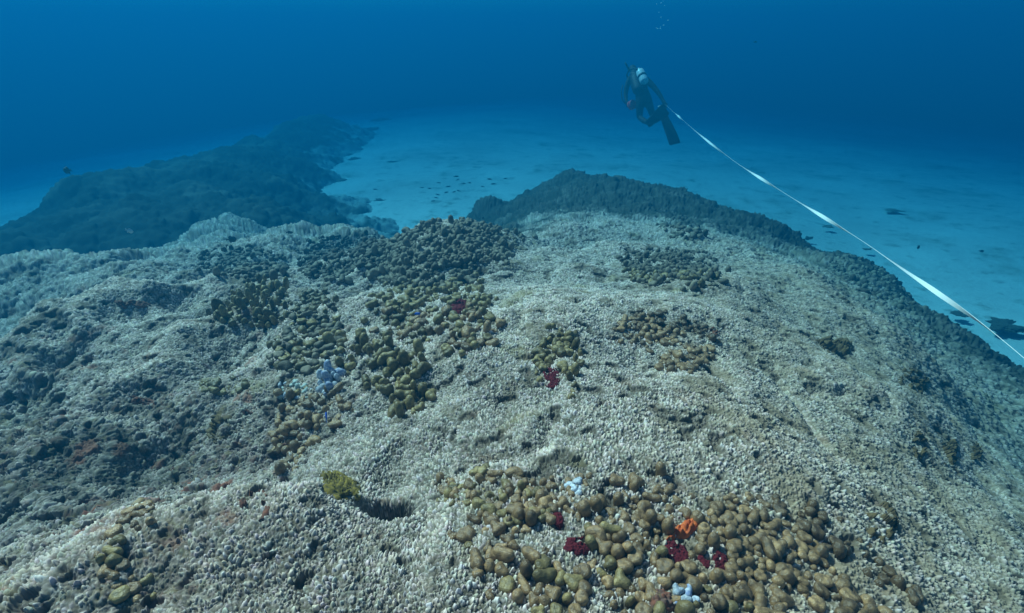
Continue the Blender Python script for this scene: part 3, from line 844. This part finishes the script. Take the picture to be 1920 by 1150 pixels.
# rocks on the sand
def rock(label, u, v, w, h, seed, flat=.35, dark=1.0):
    d = ray(u, v); tt = SAND_H / -d[2]
    for _ in range(40):
        tt = tt * .5 + .5 * sand_z((d * tt)[None])[0] / d[2]
    pos = d * tt
    s = w * .42 * tt / F
    r_ = random.Random(seed * 13)
    q, f = star_shape([(0, 0, -.1, .8)] + [(r_.uniform(-1.3, 1.3), r_.uniform(-1, 1), r_.uniform(-.3, .35), r_.uniform(.4, .7)) for _ in range(7)], .5, 5, .6, seed)
    q = q * (1 + .45 * fbm(q, .45, seed + 3, 4, .7))[:, None]
    q = q / np.abs(q).max() * np.array([s, s * .8, s * flat])
    m1 = fbm(q, .3, seed + 9, 2)
    cl = np.zeros((len(q), 3), np.float32) + np.array((.14, .145, .115), np.float32) * dark
    cl *= (1 + .5 * m1)[:, None]
    o = link('coral_rock', mesh_np('coral_rock', q, f, True, cl.clip(.01, 1)), M_REEF)
    o.location = (pos[0], pos[1], pos[2] + s * flat * .15)
    tag(o, label, 'rock', 'dark coral rocks scattered on the sand')
    return o


rock('hazy dark rock on the bright sand left of centre', 738, 306, 44, 20, 1, .4)
rock('dark coral patch on the sand at the foot of the left reef', 672, 388, 62, 20, 2, .25)
rock('faint far rock on the sand beyond the left reef', 720, 226, 60, 12, 3, .3)
rock('dark rock on the sand just under the tape', 1548, 425, 30, 18, 4, .35, 1.6)
rock('faint dark patch of coral on the far right sand', 1675, 395, 46, 20, 5, .2, 2.6)
rock('thin dark rock poking up beyond the right rim', 1515, 448, 18, 22, 6, .9)
rock('dark reef patch at the right edge below the tape', 1880, 612, 90, 26, 7, .25, .7)
rock('small low dark rock near the tape on the right sand', 1628, 468, 24, 12, 8, .25, 2.0)
rock('low dark rock above the right rim close to its base', 1410, 405, 24, 12, 9, .3, 1.2)
rock('tiny rock on the sand right of the school of fish', 1040, 296, 14, 8, 10, .4, 1.3)
rock('small dark lump on the sand behind the small mound', 820, 400, 24, 10, 12, .3, 1.3)
rock('scattered low coral lump right of the hazy rock', 868, 296, 30, 10, 13, .3, 1.5)
rock('flat dark lump at the right edge of the sand', 1800, 590, 40, 12, 14, .25, .9)


HEADS = [(596, 352, 16), (640, 340, 20), (655, 372, 24), (690, 398, 30), (715, 378, 22), (745, 405, 26), (640, 398, 26), (705, 418, 28), (770, 420, 22), (665, 300, 18), (630, 262, 26), (690, 246, 30), (610, 388, 22), (790, 388, 16), (735, 372, 14), (850, 385, 14), (895, 322, 16), (980, 318, 12)]
ORD = ['small coral head tucked against the middle of the left reef edge', 'coral head on the sand just right of the left reef bend', 'coral head low beside the pale sand tongue of the left reef',
       'broad coral head on the sand near the foot of the left reef', 'coral head right of the broad one near the left reef foot', 'coral head on the sand between the left reef foot and the crest mound',
       'dark coral head at the lower edge of the left reef', 'lowest left coral head where reef meets the colony crest', 'coral head on the sand just behind the dark crest mound',
       'hazy coral head right of the upper bend of the left reef', 'hazy coral head near the far tip of the left reef', 'faintest coral head beyond the far tip of the left reef',
       'small coral head in the dark corner of the left reef edge', 'small coral head on the sand above the crest mound', 'tiny coral head on the sand below the fish school on the left',
       'small coral head on the sand directly below the fish school', 'small coral head on bright sand above the right end of the fish school', 'tiny coral head on the sand left of the dark rim']
for k_, (u, v, w) in enumerate(HEADS):
    o = rock(ORD[k_], u, v, w * 2.2, 10, 40 + k_, .30, 1.0)
    o['group'] = 'hazy coral heads beside the left reef'

# ------------------------------------------------------------------ diver
def skin_body(name, joints, edges, mat, parent, sub=2, root=0):
    me = bpy.data.meshes.new(name)
    me.from_pydata([tuple(j[0]) for j in joints], edges, [])
    o = bpy.data.objects.new(name, me)
    col.objects.link(o)
    md = o.modifiers.new('skin', 'SKIN')
    md.use_smooth_shade = True
    for k, j in enumerate(joints):
        r = j[1]
        me.skin_vertices[0].data[k].radius = (r, r) if np.isscalar(r) else r
        me.skin_vertices[0].data[k].use_root = (k == root)
    sd = o.modifiers.new('subd', 'SUBSURF'); sd.levels = sub; sd.render_levels = sub
    dg = bpy.context.evaluated_depsgraph_get()
    m2 = bpy.data.meshes.new_from_object(o.evaluated_get(dg))
    o.modifiers.clear()
    o.data = m2
    bpy.data.meshes.remove(me)
    m2.name = name
    m2.materials.clear(); m2.materials.append(mat)
    for pl in m2.polygons: pl.use_smooth = True
    o.parent = parent
    return o


DS = 9.6                                   # real distance; the joints are laid out at 11 m and scaled
DD = 11.0                                  # metres from lens to diver along the axis
D0 = Vector(P(1206, 185, DD))
diver = empty('person', D0 * (DS / DD))
diver.scale = (DS / DD,) * 3
tag(diver, 'diver in a black wetsuit and fins swimming away, seen from behind', 'person')


def Z(x, y, dd=0.0):
    """point of the diver from the enlarged view (5.75 pixels per photo pixel), dd metres farther from the lens"""
    return Vector(P(1120 + x / 5.75, 90 + y / 5.75, DD + dd)) - D0


J = []
E = []


def jn(x, y, dd, r, prev=None):
    J.append((Z(x, y, dd), r))
    if prev is not None: E.append((prev, len(J) - 1))
    return len(J) - 1


pel = jn(505, 545, 0, (.155, .12))
wai = jn(480, 470, .03, (.140, .11), pel)
che = jn(455, 375, .10, (.165, .13), wai)
sho = jn(430, 310, .20, (.150, .11), che)
nec = jn(405, 268, .32, .065, sho)
hea = jn(388, 245, .42, .085, nec)
hd2 = jn(380, 225, .50, .095, hea)
hd3 = jn(378, 212, .57, .075, hd2)
# left arm
la = jn(350, 330, .24, .075, sho)
lb = jn(315, 430, .26, .056, la)
lc = jn(305, 500, .28, .050, lb)
ld = jn(310, 565, .22, .036, lc)
lh = jn(325, 595, .18, .040, ld)
# right arm
ra = jn(540, 355, .10, .078, sho)
rb = jn(620, 435, .02, .058, ra)
rc = jn(670, 500, -.04, .050, rb)
rd = jn(712, 575, -.10, .036, rc)
rh = jn(728, 602, -.13, .040, rd)
for base, sx, sy in ((lh, 1, 1), (rh, 1, 1)):
    bx, by = (325, 595) if base == lh else (728, 602)
    dd0 = .18 if base == lh else -.13
    for q, (ox, oy, dz) in enumerate([(-10, 16, .03), (-3, 20, .01), (5, 20, -.01), (12, 16, -.03)]):
        a_ = jn(bx + ox, by + oy, dd0 + dz, .012, base)
        b_ = jn(bx + ox * 1.2 + 4, by + oy + 18, dd0 + dz + .02, .010, a_)
        jn(bx + ox * 1.1 + 12, by + oy + 26, dd0 + dz + .05, .008, b_)
    a_ = jn(bx + 18, by - 2, dd0 - .04, .013, base)
    jn(bx + 30, by + 14, dd0 - .04, .010, a_)
# legs, knees bent with the shins coming back towards the lens
ll = jn(462, 600, .02, (.105, .10), pel)
lk = jn(455, 750, .10, .066, ll)
ls = jn(500, 785, -.12, .060, lk)
lf = jn(560, 815, -.36, .042, ls)
lt = jn(590, 828, -.44, .045, lf)
rl = jn(555, 610, .02, (.105, .10), pel)
rk = jn(600, 735, .05, .066, rl)
rs = jn(640, 720, -.18, .058, rk)
rf = jn(680, 700, -.40, .042, rs)
rt = jn(700, 700, -.48, .045, rf)
skin_body('body', J, E, M_WETSUIT, diver, 2, pel)


def tube(pts, rads, mat, name, parent, seg=10, caps=True):
    bm = bmesh.new()
    rings = []
    prev = None
    for i, p_ in enumerate(pts):
        p_ = Vector(p_)
        tdir = (Vector(pts[min(i + 1, len(pts) - 1)]) - Vector(pts[max(i - 1, 0)])).normalized()
        a_ = Vector((0, 0, 1)) if abs(tdir.z) < .9 else Vector((1, 0, 0))
        x = tdir.cross(a_).normalized() if prev is None else (prev - tdir * prev.dot(tdir)).normalized()
        prev = x
        y = tdir.cross(x)
        r = rads[i] if not np.isscalar(rads) else rads
        rings.append([bm.verts.new(p_ + (x * math.cos(k * 2 * math.pi / seg) + y * math.sin(k * 2 * math.pi / seg)) * r) for k in range(seg)])
    for a_, b_ in zip(rings, rings[1:]):
        for k in range(seg):
            bm.faces.new((a_[k], a_[(k + 1) % seg], b_[(k + 1) % seg], b_[k]))
    if caps:
        bm.faces.new(rings[0][::-1]); bm.faces.new(rings[-1])
    bmesh.ops.recalc_face_normals(bm, faces=bm.faces)
    for f in bm.faces: f.smooth = True
    me = bpy.data.meshes.new(name); bm.to_mesh(me); bm.free()
    return link(name, me, mat, parent)


# cylinder on the back: it stands towards the lens from the torso
tA, tB = Z(452, 238, -.02), Z(512, 372, -.16)
ax = (tB - tA)
L_ = [0, .015, .05, .10, .16, .3, .6, .9, .96, 1.0]
rr_ = [.028, .03, .055, .078, .088, .09, .09, .09, .084, .06]
tank = tube([tA + ax * s for s in L_], rr_, M_TANK, 'air_cylinder', diver, 20)
tube([tA + ax * .47, tA + ax * .60], [.096, .096], M_VEST, 'strap', tank, 20)
tube([tA - ax * .12, tA + ax * .0], [.02, .024], M_CHROME, 'valve', tank, 12)
# buoyancy vest round the torso
bmj = [(Z(470, 480, -.02), (.165, .12)), (Z(450, 400, .05), (.185, .145)), (Z(425, 320, .16), (.175, .13)), (Z(385, 285, .22), (.10, .09)), (Z(345, 300, .2), (.06, .06))]
skin_body('buoyancy_vest', bmj, [(0, 1), (1, 2), (2, 3), (3, 4)], M_VEST, diver, 2, 1)
# hose curving at the left shoulder and snorkel
tube([Z(440, 235, 0), Z(400, 220, .12), Z(340, 240, .3), Z(318, 290, .36), Z(330, 340, .36)], .018, M_VEST, 'hose', diver, 8)
tube([Z(345, 250, .45), Z(330, 215, .43), Z(312, 180, .42), Z(300, 160, .42)], [.022, .022, .02, .017], M_VEST, 'snorkel', diver, 8)
tube([Z(275, 400, .3), Z(258, 470, .3), Z(268, 560, .26), Z(300, 598, .2)], .013, M_VEST, 'gauge_hose', diver, 8)


def fin_mesh(heel, tip, side, w0, w1, thick, name):
    """blade widening from the foot pocket to a straight tip with two side rails"""
    heel, tip, side = Vector(heel), Vector(tip), Vector(side)
    d = tip - heel
    nrm = d.cross(side).normalized()
    side = nrm.cross(d).normalized()
    bm = bmesh.new()
    prof = [(0, w0 * .8, thick * 2.6), (.12, w0, thick * 3.0), (.30, w0 * 1.05, thick * 2.0), (.40, w1 * .82, thick * 1.0), (.7, w1 * .95, thick * .8), (.95, w1, thick * .6), (1.0, w1 * .92, thick * .5)]
    xs = [-1, -.86, -.8, -.3, 0, .3, .8, .86, 1]
    rail = [1.0, 1.8, .9, .8, .8, .8, .9, 1.8, 1.0]
    top, bot = [], []
    for (s, w, th) in prof:
        cpt = heel + d * s + nrm * (.05 * math.sin(s * 2.2))
        top.append([bm.verts.new(cpt + side * (x * w) + nrm * (th * k)) for x, k in zip(xs, rail)])
        bot.append([bm.verts.new(cpt + side * (x * w) - nrm * (th * k)) for x, k in zip(xs, rail)])
    for i in range(len(prof) - 1):
        for k in range(len(xs) - 1):
            bm.faces.new((top[i][k], top[i][k + 1], top[i + 1][k + 1], top[i + 1][k]))
            bm.faces.new((bot[i][k], bot[i + 1][k], bot[i + 1][k + 1], bot[i][k + 1]))
        bm.faces.new((top[i][0], top[i + 1][0], bot[i + 1][0], bot[i][0]))
        bm.faces.new((top[i][-1], bot[i][-1], bot[i + 1][-1], top[i + 1][-1]))
    for i in (0, len(prof) - 1):
        for k in range(len(xs) - 1):
            bm.faces.new((top[i][k], bot[i][k], bot[i][k + 1], top[i][k + 1]))
    bmesh.ops.recalc_face_normals(bm, faces=bm.faces)
    me = bpy.data.meshes.new(name); bm.to_mesh(me); bm.free()
    o = link(name, me, M_FIN, diver)
    return o


cam_right = Vector((1, 0, 0))
fin_mesh(Z(690, 690, -.42), Z(832, 1050, -.62), cam_right, .075, .115, .010, 'fin')
fin_mesh(Z(545, 822, -.34), Z(728, 665, -.80), Z(690, 800, -.5) - Z(600, 690, -.5), .085, .125, .012, 'fin')
tube([Z(655, 640, -.40), Z(690, 628, -.43), Z(715, 640, -.40)], .022, M_GREY, 'ankle_strap', diver, 8)

# red reel in the left hand
bm = bmesh.new()
for (off_, r_) in ((-.035, .10), (.035, .10)):
    bmesh.ops.create_cone(bm, cap_ends=True, segments=24, radius1=r_, radius2=r_ * .96, depth=.02, matrix=Matrix.Translation((0, 0, off_)))
bmesh.ops.create_cone(bm, cap_ends=True, segments=24, radius1=.06, radius2=.06, depth=.05)
bmesh.ops.create_cone(bm, cap_ends=True, segments=10, radius1=.014, radius2=.014, depth=.09, matrix=Matrix.Translation((.06, 0, .085)))
me = bpy.data.meshes.new('tape_reel'); bm.to_mesh(me); bm.free()
reel = link('tape_reel', me, M_REDPL)
reel.location = (D0 + Z(375, 615, .10)) * (DS / DD)
reel.scale = (DS / DD,) * 3
reel.rotation_euler = (R(62), R(18), R(20))
tag(reel, "round red reel held in the diver's left hand", 'reel')

# ------------------------------------------------------------------ measuring tape
TP = [(1247, 196), (1290, 234), (1320, 260), (1380, 306), (1430, 337), (1480, 368), (1550, 411), (1618, 452), (1690, 503), (1760, 551), (1840, 606), (1895, 650), (1960, 706), (2060, 790), (2220, 920)]
arc = [0]
for (a_, b_) in zip(TP, TP[1:]): arc.append(arc[-1] + math.hypot(b_[0] - a_[0], b_[1] - a_[1]))
S1 = arc[12]
nodes = [(0, -.5), (18, -.5), (50, .5), (172, 1.5), (285, 2.5), (448, 3.5), (arc[11] + 6, 4.5), (arc[-1], 5.6)]
NS = 700
sv = np.linspace(0, arc[-1], NS)
uu = np.interp(sv, arc, [q[0] for q in TP]); vv = np.interp(sv, arc, [q[1] for q in TP])
ker = np.hanning(81); ker /= ker.sum()
uu2 = np.convolve(np.pad(uu, 40, 'edge'), ker, 'valid'); vv2 = np.convolve(np.pad(vv, 40, 'edge'), ker, 'valid')
w_ = np.minimum(1, np.minimum(sv, sv[::-1]) / 60)
uu = uu * (1 - w_) + uu2 * w_; vv = vv * (1 - w_) + vv2 * w_
inv = 1 / (10.87 * DS / DD) + (1 / 1.95 - 1 / (10.87 * DS / DD)) * sv / S1
cp = P(uu, vv, 1 / inv)
th = np.interp(sv, [q[0] for q in nodes], [q[1] for q in nodes])
fr = th + .5
th = (fr - .93 * np.sin(2 * math.pi * fr) / (2 * math.pi) - .5) * math.pi
tg = np.gradient(cp, axis=0); tg /= np.linalg.norm(tg, axis=1, keepdims=True)
n1 = np.cross(tg, cp); n1 /= np.linalg.norm(n1, axis=1, keepdims=True)
n2 = np.cross(tg, n1)
wd = n1 * np.cos(th)[:, None] + n2 * np.sin(th)[:, None]
nn = np.cross(tg, wd)
W2, TH = .0115, .0009
v4 = np.stack([cp + wd * W2 + nn * TH, cp - wd * W2 + nn * TH, cp - wd * W2 - nn * TH, cp + wd * W2 - nn * TH], 1).reshape(-1, 3)
idx = np.arange(NS * 4).reshape(NS, 4)
fcs = np.concatenate([np.stack([idx[:-1, k], idx[:-1, (k + 1) % 4], idx[1:, (k + 1) % 4], idx[1:, k]], -1) for k in range(4)])
fcs = np.vstack([fcs, idx[0][None, ::-1], idx[-1][None]])
tag(link('measuring_tape', mesh_np('measuring_tape', v4, fcs, False), M_TAPE), "long twisted white measuring tape stretched from the diver's right hand", 'tape')


# ------------------------------------------------------------------ fish
def fish_mesh(name, mat, deep=.30):
    """body along +x, length 1, with a forked tail, dorsal and belly fins"""
    bm = bmesh.new()
    n_, s_ = 14, 10
    rings = []
    for i in range(n_):
        x = i / (n_ - 1)
        h = deep * (math.sin(math.pi * min(1, x ** .75)) ** .8) * .5 + .025
        w = h * .42
        rings.append([bm.verts.new((.5 - x * .78, w * math.cos(k * 2 * math.pi / s_), h * math.sin(k * 2 * math.pi / s_))) for k in range(s_)])
    for a_, b_ in zip(rings, rings[1:]):
        for k in range(s_): bm.faces.new((a_[k], a_[(k + 1) % s_], b_[(k + 1) % s_], b_[k]))
    bm.faces.new(rings[0][::-1]); bm.faces.new(rings[-1])

    def plate(pl, th=.008):
        f_ = [bm.verts.new((x, th, z)) for x, z in pl]; g_ = [bm.verts.new((x, -th, z)) for x, z in pl]
        bm.faces.new(f_); bm.faces.new(g_[::-1])
        for k in range(len(pl)): bm.faces.new((f_[k], g_[k], g_[(k + 1) % len(pl)], f_[(k + 1) % len(pl)]))
    plate([(-.24, .02), (-.5, .17), (-.42, 0), (-.5, -.17), (-.24, -.02)])
    plate([(.2, deep * .40), (.02, deep * .72), (-.2, deep * .45), (-.2, deep * .15)])
    plate([(.05, -deep * .40), (-.06, -deep * .68), (-.2, -deep * .4), (-.18, -deep * .15)])
    bmesh.ops.recalc_face_normals(bm, faces=bm.faces)
    for f in bm.faces: f.smooth = True
    me = bpy.data.meshes.new(name); bm.to_mesh(me); bm.free()
    me.materials.append(mat)
    return me


FM_D = fish_mesh('fish', M_FISHD, .34); FM_R = fish_mesh('fish', M_FISHD, .58); FM_B = fish_mesh('fish', M_FISHB, .36); FM_W = fish_mesh('fish', M_FISHW, .45)


def fish(me, label, u, v, d, px, heading=0, roll=0, group=None, pos=None):
    o = bpy.data.objects.new('fish', me)
    col.objects.link(o)
    o.location = pos if pos is not None else P(u, v, d).tolist()
    s = px * d / F
    o.scale = (s, s, s)
    o.rotation_euler = (0, R(roll), R(heading))
    tag(o, label, 'fish', group)
    return o


fish(FM_R, 'lone dark round fish hovering in blue water at far left', 127, 320, 5.5, 19, 170, 5)
fish(FM_R, 'dark fish close above the left coral hill, lower of two', 433, 449, 4.6, 19, 12, 0)
fish(FM_D, 'small dark fish just above the left coral hill, upper of two', 542, 436, 4.8, 14, 0, 0)
fish(FM_W, 'small silvery fish in front of the dark left reef', 242, 433, 4.5, 15, 60, 40)
fish(FM_R, 'dark fish over the sand under the tape at right', 1722, 463, 6.5, 10, 20, 50)
fish(FM_D, 'faint small fish over the right sand near the frame edge', 1840, 471, 8.5, 11, 0, 10)
fish(FM_D, 'tiny pale dark fish high in the blue right of the diver', 1416, 79, 9.0, 7, 0, 0)
hb = HF.cast([786, 612, 1390], [590, 783, 800])
fish(FM_B, 'bright blue fish in the large khaki coral clump', 786, 590, float(np.linalg.norm(hb[0])), 17, 175, -8, pos=(hb[0] * .965).tolist())
fish(FM_B, 'dark blue fish tucked beside the chain of tan knobs', 612, 783, float(np.linalg.norm(hb[1])), 18, 100, -60, pos=(hb[1] * .955).tolist())
sch = [(791, 352), (805, 353.5), (823, 343), (840, 350), (858, 337), (869, 344), (880, 343), (837, 361), (851, 360), (821, 365), (818, 371), (812, 377), (704, 355), (926, 345), (918, 336), (948, 335), (860, 358), (855, 331), (905, 350)]
names = ['slim dark fish leading the left end of the school', 'slim dark fish just behind the leftmost one of the school', 'slim dark fish at the upper left of the school', 'slim fish in the middle of the school heading up', 'slim fish near the top of the school', 'fish just below the top of the school', 'fish at the upper right of the school', 'fish under the middle of the school', 'pale fish right of the lower middle of the school', 'fish at the upper end of the lower left trio', 'fish in the middle of the lower left trio', 'lowest fish of the school over the sand', 'lone slim fish over the sand left of the school', 'faint fish out on the right of the school', 'faint fish above the right end of the school', 'fish farthest right of the school', 'small fish hanging below the right half of the school', 'topmost fish of the school', 'small fish between the school and its right stragglers']
FM_S = fish_mesh('fish', M_FISHD, .22)
for (u, v), nm_ in zip(sch, names):
    fish(FM_S, nm_, u, v, random.uniform(9.5, 11.0), random.uniform(7, 11), random.choice([0, 8, 172, 190]) + random.uniform(-12, 12), random.uniform(-25, 20), 'school of small dark fish over the sand')

# bubbles rising from the diver
bm = bmesh.new(); bmesh.ops.create_icosphere(bm, subdivisions=2, radius=1)
for f in bm.faces: f.smooth = True
for v_ in bm.verts: v_.co.z *= .7
bme = bpy.data.meshes.new('bubble'); bm.to_mesh(bme); bm.free(); bme.materials.append(M_BUBBLE)
r_ = random.Random(5)
for k in range(16):
    v = r_.uniform(-8, 58)
    o = bpy.data.objects.new('bubble', bme); col.objects.link(o)
    o.location = P(1240 + r_.gauss(0, 5), v, DS + .2 + r_.uniform(-.2, .2)).tolist()
    s = r_.uniform(.008, .019); o.scale = (s, s, s)
    tag(o, 'tiny pale air bubble in the rising trail above the diver', 'bubble', 'air bubbles above the diver')
